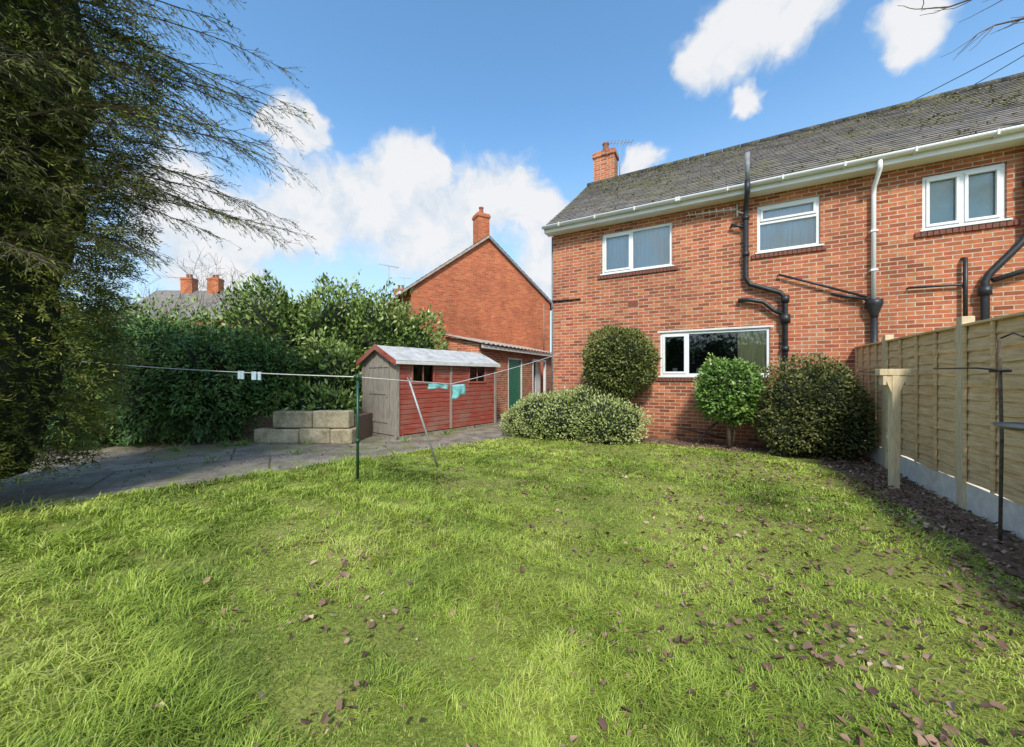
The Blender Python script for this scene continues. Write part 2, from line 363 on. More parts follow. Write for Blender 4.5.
rr=np.stack([rb*.3,rb*.3,rb*.9,rb*.9,np.clip(rb*1.2,0,1)],1).ravel()
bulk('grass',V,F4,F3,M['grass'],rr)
def litter(name,x,y,z,size):
    n=len(x); P=np.stack([x,y,z],1); az=rng.uniform(0,6.28,n)
    D=np.stack([np.cos(az),np.sin(az),rng.normal(0,.4,n)],1); Nn=np.stack([rng.normal(0,.5,n),rng.normal(0,.5,n),np.ones(n)],1)
    D=nrm(D); X=nrm(np.cross(D,Nn)); Nn=nrm(np.cross(X,D)); L=size[:,None]; W=L*rng.uniform(.4,.85,n)[:,None]; c=(rng.uniform(-.3,.55,n)[:,None])*L
    j=lambda s: 1+rng.uniform(-s,s,n)[:,None]
    rows=[P-D*L*.5, P-D*L*.2*j(.4)-X*W*.42*j(.5)+Nn*c*.6, P-D*L*.2, P-D*L*.2+X*W*.42*j(.5)+Nn*c*.6*j(.5), P+D*L*.15-X*W*.5*j(.5)+Nn*c, P+D*L*.15, P+D*L*.15+X*W*.5*j(.5)+Nn*c*.7, P+D*L*.55*j(.2)+Nn*c*.5]
    V=np.stack(rows,1).reshape(-1,3); I=np.arange(n)[:,None]*8
    F3=np.concatenate([I+np.array([[a,b,c_]]) for a,b,c_ in ((0,2,1),(0,3,2),(4,5,7),(5,6,7))]); F4=np.concatenate([I+np.array([[a,b,c_,d]]) for a,b,c_,d in ((1,2,5,4),(2,3,6,5))])
    return bulk(name,V,F4,F3,M['deadleaf'],np.repeat(rng.random(n),8))
n=26000; y=1.1+rng.random(n)**.9*7.0; x=rng.uniform(-1,1,n)*(y*1.4+.4)
dens=np.clip(.24+.36*f2(x,y,33,1.6)+.40*f2(x,y,34,5)+.10*x,0.03,.95)
k=inside(x,y,lawn_pts)&(rng.random(n)<dens)&(x>-.42*y-.4-.7*rng.random(n)); x=x[k];y=y[k]
sz=.014+.042*rng.random(len(x))**1.8
litter('fallen_leaves',x,y,.032+.028*rng.random(len(x)),sz)
n=4200; t=rng.uniform(5.15,5.95,n); s=rng.uniform(-6,-.2,n); t2=rng.uniform(0,5.3,n); s2=rng.uniform(-1,-.05,n)
q=rng.random(n)<.7; t=np.where(q,t,t2); s=np.where(q,s,s2)
litter('leaf_litter',P0[0]+UX[0]*t+WX[0]*s,P0[1]+UX[1]*t+WX[1]*s,.02+.03*rng.random(n),rng.uniform(.015,.05,n))
n=400; x=rng.uniform(-7,-1,n); y=rng.uniform(4.5,8,n); k=~inside(x,y,lawn_pts); x=x[k];y=y[k]
litter('patio_leaves',x,y,.012+.01*rng.random(len(x)),rng.uniform(.015,.045,len(x)))

# ---------------------------------------------------------------- building helpers
def wall_open(name,x0,x1,z0,z1,ops,mat,parent,depth=.11,y=0):
    xs=sorted({x0,x1,*[o[0] for o in ops],*[o[1] for o in ops]}); zs=sorted({z0,z1,*[o[2] for o in ops],*[o[3] for o in ops]})
    V=[];F=[]
    def q(a,b,c,d): i=len(V); V.extend([a,b,c,d]); F.append((i,i+1,i+2,i+3))
    for i in range(len(xs)-1):
        for j in range(len(zs)-1):
            cx=(xs[i]+xs[i+1])/2; cz=(zs[j]+zs[j+1])/2
            if any(o[0]<cx<o[1] and o[2]<cz<o[3] for o in ops): continue
            q((xs[i],y,zs[j]),(xs[i+1],y,zs[j]),(xs[i+1],y,zs[j+1]),(xs[i],y,zs[j+1]))
    for a,b,c,d in ops:
        e=y+depth
        q((a,y,c),(a,e,c),(a,e,d),(a,y,d)); q((b,y,d),(b,e,d),(b,e,c),(b,y,c))
        q((a,y,d),(a,e,d),(b,e,d),(b,y,d)); q((a,e,c),(a,y,c),(b,y,c),(b,e,c))
    return meshobj(name,V,F,mat,parent)
def window(pfx,x0,x1,z0,z1,vm,hm,parent,curt=None,sash=()):
    f=.055; y0,y1=.035,.10; B=[(x0,x1,y0,y1,z0,z0+f),(x0,x1,y0,y1,z1-f,z1),(x0,x0+f,y0+.001,y1-.001,z0+f,z1-f),(x1-f,x1,y0+.001,y1-.001,z0+f,z1-f)]
    for m in vm: B.append((m-f*.5,m+f*.5,y0+.001,y1-.001,z0+f,z1-f))
    for a,b,z in hm: B.append((a,b,y0+.002,y1-.002,z-f*.5,z+f*.5))
    for a,b,c,d in sash:
        g=.045; ya=y0-.018; B+= [(a,b,ya,y0+.03,c,c+g),(a,b,ya,y0+.03,d-g,d),(a,a+g,ya+.001,y0+.03,c+g,d-g),(b-g,b,ya+.001,y0+.03,c+g,d-g)]
    boxes(pfx+'_frame',B,M['white'],parent,.006)
    boxes(pfx+'_sill_white',[(x0-.04,x1+.04,-.05,.034,z0-.03,z0)],M['white'],parent,.006)
    B=[]; xx=x0-.1
    while xx<x1+.08: B.append((xx,xx+.068,-.035,.05,z0-.115,z0-.034)); xx+=.075
    boxes(pfx+'_tile_sill',B,M['tile_dark'],parent,.004)
    meshobj(pfx+'_glass',[(x0+f,.07,z0+f),(x1-f,.07,z0+f),(x1-f,.07,z1-f),(x0+f,.07,z1-f)],[(0,1,2,3)],M['glass'],parent)
    boxes(pfx+'_room',[(x0-.2,x1+.2,1.3,1.32,z0-.2,z1+.1)],M['dark'],parent)
    boxes(pfx+'_room_sides',[(x0-.22,x0-.2,.12,1.32,z0-.2,z1+.1),(x1+.2,x1+.22,.12,1.32,z0-.2,z1+.1),(x0-.2,x1+.2,.12,1.3,z0-.22,z0-.2),(x0-.2,x1+.2,.12,1.3,z1+.1,z1+.12)],M['dark'],parent)
    for j,(a,b,c,d,mt) in enumerate(curt or []):
        nn=40; V=[];F=[]
        for i in range(nn+1):
            xx=a+(b-a)*i/nn; yy=.12+.008*math.sin(i*1.25)+.004*math.sin(i*2.7); V+=[(xx,yy,c),(xx,yy,d)]
        F=[(2*i,2*i+2,2*i+3,2*i+1) for i in range(nn)]
        meshobj(pfx+'_curtain_%d'%j,V,F,mt,parent,True)
def tiled_slope(name,A,B,C,mat,parent,course=.2,thick=.02,sagk=0.0):
    A,B,C=Vector(A),Vector(B),Vector(C); up=(C-A); L=up.length; up/=L; al=(B-A); W=al.length; al/=W; nn=al.cross(up).normalized()
    if nn.z<0: nn=-nn
    V=[];F=[];UV=[]; rows=int(math.ceil(L/course)); seg=int(W/.26)
    rr=random.Random(4)
    for i in range(rows):
        a=i*course; b=min(L,(i+1)*course+.03)
        o=len(V)
        for j in range(seg+1):
            x=W*j/seg; jj=rr.uniform(-.008,.008); hh=rr.uniform(-.004,.005); sg=nn*(-sagk*math.sin(math.pi*min(1,a/L))*(.6+.4*math.sin(x*.9)))
            p1=A+al*x+up*(a+jj)+sg; p2=A+al*x+up*b+sg
            V+=[p1-nn*.005,p1+nn*(thick+hh),p2+nn*.002]; UV+=[(x+ (i%2)*.13,i*course),(x+(i%2)*.13,a+.001),(x+(i%2)*.13,a+course-.001)]
        for j in range(seg):
            q=o+j*3; F+=[(q,q+3,q+4,q+1),(q+1,q+4,q+5,q+2)]
    return meshobj(name,V,F,mat,parent,uv=UV)
def chimney(pfx,cx,cy,z0,z1,w,d,mat,parent,pots=1):
    boxes(pfx+'_stack',[(cx-w/2,cx+w/2,cy-d/2,cy+d/2,z0,z1-.18)],mat,parent)
    boxes(pfx+'_corbel',[(cx-w/2-.04,cx+w/2+.04,cy-d/2-.04,cy+d/2+.04,z1-.18,z1-.06),(cx-w/2-.01,cx+w/2+.01,cy-d/2-.01,cy+d/2+.01,z1-.06,z1)],mat,parent)
    for i in range(pots):
        px=cx+(i-(pots-1)/2)*.3; tubes(pfx+'_pot_%d'%i,[([(px,cy,z1),(px,cy,z1+.1),(px,cy,z1+.3),(px,cy,z1+.33),(px,cy,z1+.36)],[.12,.11,.09,.12,.115])],M['pot'],parent,14)
def aerial(pfx,x,y,z,parent,h=1.0,ang=.4,L=.7):
    P=[([(x,y,z),(x,y,z+h)],.014),([(x-L/2*math.cos(ang),y-L/2*math.sin(ang),z+h-.05),(x+L/2*math.cos(ang),y+L/2*math.sin(ang),z+h-.02)],.009)]
    for i in range(8):
        q=-L/2+L*i/7; cx=x+q*math.cos(ang); cy=y+q*math.sin(ang); w=.11+.01*i
        P.append(([(cx-w*math.sin(-ang),cy-w*math.cos(ang),z+h-.03),(cx+w*math.sin(-ang),cy+w*math.cos(ang),z+h-.03)],.006))
    tubes(pfx,P,M['grey_metal'],parent,5)

# ---------------------------------------------------------------- own brick house
HE=empty('brick_house',(P0[0],P0[1],0),ROT)
HL=17.0; HD=7.0; EZ=5.12; RZ=8.02
wins=[(1.28,2.86,3.90,4.88),(4.45,5.456,3.92,4.87),(6.836,7.80,3.93,4.86),(2.607,4.67,1.42,2.40)]
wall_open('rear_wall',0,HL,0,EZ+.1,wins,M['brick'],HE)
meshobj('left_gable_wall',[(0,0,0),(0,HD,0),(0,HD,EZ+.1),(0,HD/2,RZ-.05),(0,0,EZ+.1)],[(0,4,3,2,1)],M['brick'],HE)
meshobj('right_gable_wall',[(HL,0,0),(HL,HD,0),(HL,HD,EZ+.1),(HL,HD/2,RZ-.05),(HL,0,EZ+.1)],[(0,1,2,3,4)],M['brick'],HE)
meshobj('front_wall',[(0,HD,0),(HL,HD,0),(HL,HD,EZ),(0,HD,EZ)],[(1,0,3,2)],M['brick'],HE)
ov=.32
tiled_slope('rear_roof_slope',(-.12,-ov,EZ+.10),(HL+.12,-ov,EZ+.10),(-.12,HD/2,RZ),M['slate'],HE,.17,.018,.04)
tiled_slope('front_roof_slope',(-.12,HD+ov,EZ+.10),(HL+.12,HD+ov,EZ+.10),(-.12,HD/2,RZ),M['slate'],HE,.17)
nm_=3400; t=rng.uniform(0,HL,nm_); u=rng.random(nm_)**.9
k=rng.random(nm_)<np.clip(.45+.5*f2(t,u*4,71,1.5),.05,1); t=t[k];u=u[k]; nm_=len(t)
u=(np.floor(u*26)+rng.normal(0,.12,nm_)*.4+.1)/26; u=np.clip(u,0.01,.99)
Pm=np.stack([t,-ov+u*(HD/2+ov),EZ+.10+u*(RZ-EZ-.10)+.012-.04*np.sin(np.pi*u)],1)
PP=np.repeat(Pm,6,0)+rng.normal(0,.022,(nm_*6,3))*np.array([1.3,.8,.3])
leaves('roof_moss',PP,rng.normal(size=PP.shape)*np.array([1,1,.5])+np.array([0,0,.5]),np.array([0,-.6,.8])+rng.normal(0,.3,PP.shape),rng.uniform(.03,.06,len(PP)),.035,M['moss'],rng.random(len(PP)),HE)
rd=[]
xx=-.12
while xx<HL: rd.append(([(xx,HD/2,RZ-.035),(xx+.43,HD/2,RZ-.035)],[.11,.115])); xx+=.45
tubes('ridge_tiles',rd,M['slate'],HE,12)
for yy0,yy1,nm in ((-ov,HD/2,'verge_rear'),(HD+ov,HD/2,'verge_front')):
    meshobj(nm,[(-.118,yy0,EZ+.02),(-.118,yy1,RZ-.1),(-.118,yy1,RZ-.005),(-.118,yy0,EZ+.098),(0.02,yy0,EZ+.02),(0.02,yy1,RZ-.1)],[(0,1,2,3),(0,4,5,1)],M['white_dirty'],HE)
boxes('fascia',[(-.12,HL,-ov+.015,-ov+.035,EZ-.06,EZ+.10)],M['white'],HE)
boxes('soffit',[(-.12,HL,-ov+.036,-.002,EZ-.05,EZ-.03)],M['white'],HE)
V=[];F=[];nn=10;xs=[-.14,HL]
for xi in xs:
    for i in range(nn+1):
        a=math.pi+math.pi*i/nn; V.append((xi,-ov-.05+.062*math.cos(a),EZ+.085+.062*math.sin(a)))
F=[(i,i+1,nn+2+i,nn+1+i) for i in range(nn)]
meshobj('gutter',V,F,M['white'],HE,True).modifiers.new('s','SOLIDIFY').thickness=.006
B=[];xx=.3
while xx<HL: B.append((xx,xx+.03,-ov-.118,-ov+.01,EZ+.01,EZ+.095)); xx+=.9
B+= [(2.95,3.05,-ov-.12,-ov+.005,EZ+.012,EZ+.098),(8.9,9.0,-ov-.12,-ov+.005,EZ+.012,EZ+.098)]
boxes('gutter_brackets',B,M['white_dirty'],HE,.003)
window('upper_left_window',*wins[0],[1.98],[],HE,[(1.3,2.0,3.9,4.9,M['curtain']),(2.0,2.84,3.9,4.9,M['curtain'])],[(1.335,1.955,3.955,4.825)])
window('upper_mid_window',*wins[1],[],[(4.5,5.4,4.52)],HE,[(4.45,5.456,3.92,4.9,M['curtain'])],[(4.505,5.40,4.55,4.815)])
window('upper_right_window',*wins[2],[7.32],[],HE,[(6.84,7.8,3.93,4.9,M['pane_green'])],[(6.89,7.295,3.985,4.805),(7.345,7.745,3.985,4.805)])
window('lower_window',*wins[3],[3.17],[],HE,[(2.62,2.72,1.42,2.4,M['curtain_y']),(4.12,4.66,1.42,2.4,M['curtain_y'])],[(2.662,3.143,1.475,2.345)])
tubes('window_ledge_pots',[([(3.4,.22,1.42),(3.4,.22,1.5),(3.4,.22,1.6)],[.06,.08,.05]),([(3.66,.22,1.42),(3.66,.22,1.62),(3.66,.22,1.72)],[.04,.045,.02]),([(2.9,.22,1.42),(2.9,.22,1.6)],[.05,.06])],M['white_dirty'],HE,12)
boxes('lower_window_lintel',[(2.55,4.73,-.004,.01,2.403,2.44)],M['white_dirty'],HE)
chimney('chimney',.45,HD/2+.2,7.4,9.05,.70,.5,M['brick'],HE,1)
aerial('tv_aerial',.9,HD/2+.3,8.1,HE,1.3,.5,.8)
chimney('chimney_party',12.6,HD/2,7.4,9.3,1.2,.6,M['brick'],HE,3)
bk=M['black']
tubes('soil_pipe',[([(4.25,-.45,5.78),(4.25,-.44,5.25)],.042)],M['lead'],HE,12)
tubes('soil_pipe_lower',[([(4.25,-.44,5.25),(4.25,-.42,5.02),(4.25,-.12,4.86),(4.25,-.09,4.7),(4.25,-.09,3.42),(4.32,-.09,3.28),(4.82,-.09,3.06),(4.9,-.09,2.95),(4.9,-.09,.0)],.048),
   ([(4.12,-.06,2.98),(4.3,-.09,2.97),(4.55,-.09,2.9),(4.72,-.09,2.72),(4.88,-.09,2.62)],.042),
   ([(4.25,-.09,3.86),(4.25,-.09,3.95)],.064),([(4.25,-.09,4.6),(4.25,-.09,4.68)],.064),([(4.9,-.09,2.85),(4.9,-.09,2.99)],.07),([(4.9,-.09,2.45),(4.9,-.09,2.62)],.085),([(4.9,-.09,1.9),(4.9,-.09,2.0)],.064),
   ([(4.0,.05,4.55),(4.0,-.09,4.55),(4.25,-.09,4.45)],.028)],bk,HE,12)
tubes('downpipe_white',[([(6.19,-.36,5.14),(6.19,-.36,5.0),(6.19,-.1,4.8),(6.19,-.075,4.65),(6.19,-.075,2.75)],.034)],M['white'],HE,12)
boxes('downpipe_clips',[(6.14,6.24,-.12,0,4.0,4.03),(6.14,6.24,-.12,0,3.3,3.33)],M['white'],HE)
tubes('hopper_and_waste',[([(6.19,-.1,2.78),(6.19,-.1,2.7),(6.19,-.1,2.52),(6.19,-.1,2.45)],[.12,.12,.06,.05]),([(6.19,-.1,2.46),(6.19,-.1,0)],.05),
   ([(4.8,.05,3.42),(4.8,-.07,3.42),(5.4,-.07,3.16),(6.1,-.08,2.84)],.022),([(5.6,-.07,2.95),(6.1,-.09,2.80)],.026)],bk,HE,12)
tubes('waste_pipes_right',[([(6.65,.05,2.95),(6.65,-.06,2.95),(7.28,-.06,2.93),(7.3,-.08,2.85)],.02),([(7.31,.04,3.38),(7.31,-.08,3.36),(7.31,-.08,2.2)],.028),
   ([(7.98,-.12,5.05),(7.98,-.1,4.8),(7.98,-.1,3.66),(7.9,-.1,3.5),(7.58,-.1,3.08),(7.52,-.1,2.95),(7.52,-.1,0)],.05),([(7.98,-.1,4.4),(7.98,-.1,4.5)],.068),([(7.52,-.1,2.72),(7.52,-.1,2.86)],.075),
   ([(8.4,.04,3.3),(8.4,-.1,3.28),(8.05,-.1,3.1),(7.6,-.1,2.95)],.04)],bk,HE,12)
tubes('soil_vent_neighbour',[([(7.98,-.44,5.95),(7.98,-.44,5.2),(7.98,-.12,5.05)],.05)],M['lead'],HE,12)
tubes('wall_bracket_line',[([(.02,-.03,3.37),(.75,-.03,3.36)],.018),([(.02,.02,3.37),(.02,-.05,3.37)],.03)],bk,HE,8)
P=[([(3.15,-.06,4.93),(4.1,-.1,4.86)],.012),([(4.1,-.02,4.98),(4.1,-.12,4.7)],.014),([(4.1,-.1,4.8),(4.3,-.1,4.7)],.012)]
for i in range(7): q=3.2+i*.13; P.append(([(q,-.08-.08,4.95-i*.01),(q+.02,-.08+.06,4.86-i*.01)],.007))
tubes('wall_aerial',P,M['white_dirty'],HE,6)
tubes('side_downpipe',[([(-.06,.12,5.1),(-.06,.12,0)],.03)],M['lead'],HE,8)
boxes('airbrick',[(1.9,2.12,-.006,.02,.62,.76),(4.9,5.1,-.006,.02,.62,.76),(1.9,2.12,-.006,.02,3.05,3.19)],M['tile_dark'],HE)
tubes('wall_lean_branch',[([(3.35,-.55,.02),(3.6,-.3,.35),(3.95,-.06,.62)],.022),([(3.1,-.3,.3),(3.9,-.1,.12)],.02)],M['bark'],HE,7)

# ---------------------------------------------------------------- neighbour house
NA=math.atan2(3.4,6.0); NE=empty('brick_neighbour_house',(-4.1,15,0),NA)
W=6.9; D_=9
meshobj('gable_wall',[(0,0,0),(W,0,0),(W,0,5.1),(W/2,0,7.72),(0,0,5.1)],[(0,1,2,3,4)],M['brick_far'],NE)
meshobj('side_wall',[(0,0,0),(0,D_,0),(0,D_,5.1),(0,0,5.1)],[(1,0,3,2)],M['brick_far'],NE)
meshobj('other_side_wall',[(W,0,0),(W,D_,0),(W,D_,5.1),(W,0,5.1)],[(0,1,2,3)],M['brick_far'],NE)
meshobj('back_gable_wall',[(0,D_,0),(W,D_,0),(W,D_,5.1),(W/2,D_,7.72),(0,D_,5.1)],[(4,3,2,1,0)],M['brick_far'],NE)
e=.42; sl=(7.72-5.1)/(W/2)
tiled_slope('roof_slope_left',(-e,D_+.1,5.1-e*sl+.06),(-e,-.14,5.1-e*sl+.06),(W/2,D_+.1,7.80),M['slate_far'],NE,.25)
tiled_slope('roof_slope_right',(W+e,D_+.1,5.1-e*sl+.06),(W+e,-.14,5.1-e*sl+.06),(W/2,D_+.1,7.80),M['slate_far'],NE,.25)
for sgn,nm in ((0,'verge_left'),(1,'verge_right')):
    xa=-e if not sgn else W+e
    meshobj(nm,[(xa,-.135,5.1-e*sl-.04),(W/2,-.135,7.68),(W/2,-.135,7.795),(xa,-.135,5.1-e*sl+.055),(xa,.0,5.1-e*sl-.04),(W/2,.0,7.68)],[(0,1,2,3),(0,4,5,1)],M['lead'] if sgn else M['corr'],NE)
boxes('eave_gutter',[(-e-.1,-e,-.1,D_,5.1-e*sl-.06,5.1-e*sl+.05)],M['white_dirty'],NE)
chimney('chimney',W/2-.05,.6,7.3,8.95,.58,.58,M['brick_far'],NE,1)
aerial('tv_aerial',-.3,3.0,5.6,NE,1.1,.2,.9)
tubes('side_cable',[([(W-.4,-.03,5.0),(W-.4,-.03,2.2)],.03)],M['lead'],NE,6)

def far_house(x,y,rot,w,d,ez,rz,chs):
    E=empty('distant_house',(x,y,0),rot)
    boxes('walls',[(0,w,0,d,0,ez)],M['brick_far'],E)
    V=[(-.3,-.3,ez-.05),(w+.3,-.3,ez-.05),(w+.3,d+.3,ez-.05),(-.3,d+.3,ez-.05),(-.1,d/2,rz),(w+.1,d/2,rz)]
    meshobj('roof',V,[(0,1,5,4),(2,3,4,5),(3,0,4),(1,2,5)],M['slate_far'],E,uv=[(v[0],v[1]+v[2]) for v in V])
    for i in (0.3,.65): boxes('window_%d'%int(i*100),[(w*i,w*i+1.2,-.03,.02,ez-1.5,ez-.4)],M['glass'],E)
    for cx in chs:
        chimney('chimney_%d'%int(cx*10),cx,d/2,rz-.6,rz+1.1,1.0,.7,M['brick_far'],E,2)
        aerial('aerial_%d'%int(cx*10),cx+.3,d/2,rz+1.1,E,1.0,.3,.9)
far_house(-32,30,.05,11,7,6.2,9.3,[2.7,5.0])
far_house(-14,27,.05,6,7,5.0,7.6,[4.9])
far_house(-48,34,.2,12,7,5.2,8.0,[3])

# outbuilding beside house
OE=empty('brick_outbuilding',(P0[0],P0[1],0),ROT)
x0=-2.63; y0,y1=.5,6.6; doors=[(2.33,3.42,0.05,2.08),(4.35,5.7,0.05,2.12)]
def wall_y(name,x,y0,y1,z0,z1,ops,mat,parent,depth=-.1):
    ys=sorted({y0,y1,*[o[0] for o in ops],*[o[1] for o in ops]}); zs=sorted({z0,z1,*[o[2] for o in ops],*[o[3] for o in ops]}); V=[];F=[]
    def q(*p): i=len(V); V.extend(p); F.append((i,i+1,i+2,i+3))
    for i in range(len(ys)-1):
        for j in range(len(zs)-1):
            cy=(ys[i]+ys[i+1])/2;cz=(zs[j]+zs[j+1])/2
            if any(o[0]<cy<o[1] and o[2]<cz<o[3] for o in ops): continue
            q((x,ys[i],zs[j]),(x,ys[i+1],zs[j]),(x,ys[i+1],zs[j+1]),(x,ys[i],zs[j+1]))
    for a,b,c,d in ops:
        q((x,a,c),(x,a,d),(x+depth,a,d),(x+depth,a,c)); q((x,b,c),(x+depth,b,c),(x+depth,b,d),(x,b,d)); q((x,a,d),(x,b,d),(x+depth,b,d),(x+depth,a,d))
    return meshobj(name,V,F,mat,parent)
wall_y('front_wall',x0,y0,y1,0,2.42,doors,M['brick'],OE)
meshobj('end_wall',[(x0,y0,0),(x0-1.3,y0,0),(x0-1.3,y0,2.7),(x0,y0,2.42)],[(1,0,3,2)],M['brick'],OE)
meshobj('back_wall',[(x0-1.3,y0,0),(x0-1.3,y1,0),(x0-1.3,y1,2.7),(x0-1.3,y0,2.7)],[(1,0,3,2)],M['brick'],OE)
V=[];F=[];nn=90
for i in range(nn+1):
    yy=y0-.15+(y1-y0+.3)*i/nn; w=.022*math.sin(i*1.57)
    V+=[(x0+.22,yy,2.42+w),(x0-1.5,yy,2.80+w)]
F=[(2*i,2*i+1,2*i+3,2*i+2) for i in range(nn)]
o=meshobj('corrugated_roof',V,F,M['corr'],OE); o.modifiers.new('s','SOLIDIFY').thickness=.015
boxes('roof_fascia',[(x0+.16,x0+.18,y0-.1,y1+.1,2.28,2.385)],M['white_dirty'],OE)
a,b,c,d=doors[0]
B=[(x0-.06,x0-.03,a+.05+i*((b-a-.1)/6)+.004,a+.05+(i+1)*((b-a-.1)/6)-.004,c,d-.06) for i in range(6)]
boxes('green_door',B,M['green_door'],OE,.004)
boxes('green_door_frame',[(x0-.08,x0+.012,a,a+.05,c,d),(x0-.08,x0+.012,b-.05,b,c,d),(x0-.08,x0+.010,a+.05,b-.05,d-.06,d)],M['white_dirty'],OE)
a,b,c,d=doors[1]
boxes('white_doorway_frame',[(x0-.08,x0+.014,a,a+.08,c,d),(x0-.08,x0+.014,b-.08,b,c,d),(x0-.08,x0+.012,a+.08,b-.08,d-.09,d)],M['white'],OE)
boxes('doorway_interior',[(x0-.6,x0-.58,a-.3,b+.3,0,d+.1)],M['dark'],OE)
boxes('doorway_light_panel',[(x0-.25,x0-.21,a+.75,b-.1,c,d-.1)],M['white_dirty'],OE)  # pale panel painted in place of the white light inside the open doorway

# ---------------------------------------------------------------- garden shed
SW=1.40; SL=3.3; ld=Vector((.626,.78,0)).normalized()
SE=empty('garden_shed',(-2.56,8.18,0),math.atan2(ld.y,ld.x))
ez=1.80; rz=2.12
boxes('base_slab',[(-.05,SL+.05,-.05,SW+.05,.0,.07)],M['patio'],SE)
boxes('body_core',[(.03,SL-.03,.03,SW-.03,.07,1.2)],M['dark'],SE)
sw=[(.42,1.02,1.28,1.74),(2.25,2.85,1.28,1.74)]
z=.09;bh=.115;i=0
def quadbox(bs,name,mat,bv=.004): return boxes(name,bs,mat,SE,bv)
bs=[]
while z<ez:
    z2=min(z+bh-.010,ez)
    segs=[(0.05,SL-.05)]
    for a,b,c,d in sw:
        if z2>c and z<d:
            ns=[]
            for p,q in segs:
                if a<q and b>p: ns+=[(p,a),(b,q)]
                else: ns.append((p,q))
            segs=ns
    for p,q in segs: bs.append((p,q,-.004-(i%2)*.001,.022,z,z2))
    z+=bh;i+=1
quadbox(bs,'shiplap_side',M['shiplap'],.006)
boxes('board_backing',[(.05,SL-.05,.022,.03,.09,1.28),(.05,.42,.022,.03,1.28,ez),(1.02,2.25,.022,.03,1.28,ez),(2.85,SL-.05,.022,.03,1.28,ez)],M['dark'],SE)
quadbox([(p,q,SW-.022,SW+.004,.09,ez) for p,q in [(0.05,SL-.05)]],'shiplap_back',M['shiplap'])
quadbox([(-.03,.05,-.03,.05,.07,ez),(-.03,.05,SW-.05,SW+.03,.07,ez),(SL-.05,SL+.03,-.03,.05,.07,ez),(SL-.05,SL+.03,SW-.05,SW+.03,.07,ez),(1.55,1.62,-.026,.0,.09,ez)],'corner_posts',M['greydoor'])
for j,(a,b,c,d) in enumerate(sw):
    quadbox([(a-.04,b+.04,-.028,.0,c-.05,c),(a-.04,b+.04,-.028,.0,d,d+.045),(a-.04,a,-.026,.0,c,d),(b,b+.04,-.026,.0,c,d),((a+b)/2-.012,(a+b)/2+.012,-.01,.01,c,d)],'window_frame_%d'%j,M['shiplap'])
    boxes('window_glass_%d'%j,[(a,b,.012,.016,c,d)],M['glass'],SE)
n_=12;V=[];F=[]
for k_ in range(n_):
    ya=.05+(SW-.1)*k_/n_+.004; yb=.05+(SW-.1)*(k_+1)/n_-.004
    def top(y): return ez+(rz-ez)*(1-abs(y-SW/2)/(SW/2))-.01
    o=len(V); xo=-.004 if k_%2 else -.009
    if 2<=k_<=9: xo-=.012
    V+=[(xo,ya,.09),(xo,yb,.09),(xo,yb,top(yb)),(xo,ya,top(ya)),(.02,ya,.09),(.02,yb,.09),(.02,yb,top(yb)),(.02,ya,top(ya))]
    F+=[tuple(o+i for i in q) for q in ((0,3,2,1),(4,5,6,7),(0,1,5,4),(2,3,7,6),(1,2,6,5),(3,0,4,7))]
meshobj('door_end_boards',V,F,M['greydoor'],SE)
meshobj('end_backing',[(.03,.03,.07),(.03,SW-.03,.07),(.03,SW-.03,ez),(.03,SW/2,rz-.03),(.03,.03,ez)],[(4,3,2,1,0)],M['dark'],SE)
meshobj('far_end_wall',[(SL,0.04,.07),(SL,SW-.04,.07),(SL,SW-.04,ez),(SL,SW/2,rz-.02),(SL,.04,ez)],[(0,1,2,3,4)],M['shiplap'],SE)
quadbox([(-.035,-.022,.30,1.1,.35,.43),(-.035,-.022,.30,1.1,1.0,1.08),(-.035,-.022,.30,1.1,1.62,1.70),(-.05,-.022,.33,.36,.95,1.1)],'door_ledges',M['greydoor'])
o_=.12; hs=(rz-ez)/(SW/2)
V=[];F=[];n1=24
prof=[(-o_,ez-o_*hs),(SW*.25,ez+hs*SW*.25),(SW/2,rz),(SW*.75,ez+hs*SW*.25),(SW+o_,ez-o_*hs)]
rr=random.Random(5)
for i in range(n1+1):
    xx=-.1+(SL+.2)*i/n1
    for (yy,zz) in prof: V.append((xx,yy,zz+.02+rr.uniform(-.006,.008)))
for i in range(n1):
    for j in range(4): q=i*5+j; F.append((q,q+5,q+6,q+1))
o=meshobj('felt_roof',V,F,M['felt'],SE); o.modifiers.new('s','SOLIDIFY').thickness=.03
for sg,nm in ((0,'bargeboard_a'),(1,'bargeboard_b')):
    ya=-o_ if not sg else SW+o_
    zz=ez-o_*hs
    V=[(-.13,ya,zz-.09),(-.13,SW/2,rz-.08),(-.13,SW/2,rz+.045),(-.13,ya,zz+.03),(-.105,ya,zz-.09),(-.105,SW/2,rz-.08),(-.105,SW/2,rz+.045),(-.105,ya,zz+.03)]
    meshobj(nm,V,[(0,1,2,3),(7,6,5,4),(0,4,5,1),(3,2,6,7),(0,3,7,4)],M['shiplap'],SE)
quadbox([(-.1,SL+.1,-o_-.005,-o_+.015,ez-o_*hs-.06,ez-o_*hs+.01)],'eave_board',M['white_dirty'])

# ---------------------------------------------------------------- block retaining wall
RE=empty('block_retaining_wall',(-5.45,7.72,0),math.radians(-2))
rr=random.Random(2); B=[]
for row,(xa,xb,zz,hh) in enumerate(((0,2.15,0,.32),(.40,2.1,.33,.36))):
    x=xa
    while x<xb-.1:
        w=rr.uniform(.65,1.0); w=min(w,xb-x); B.append((x,x+w-.02,rr.uniform(-.03,.03)+row*.04,.30,zz,zz+hh+rr.uniform(-.02,.004))); x+=w
boxes('blocks',B,M['stone'],RE,.03)
boxes('bed_soil',[(-.5,2.1,.31,2.6,0,.55)],M['soil'],RE)

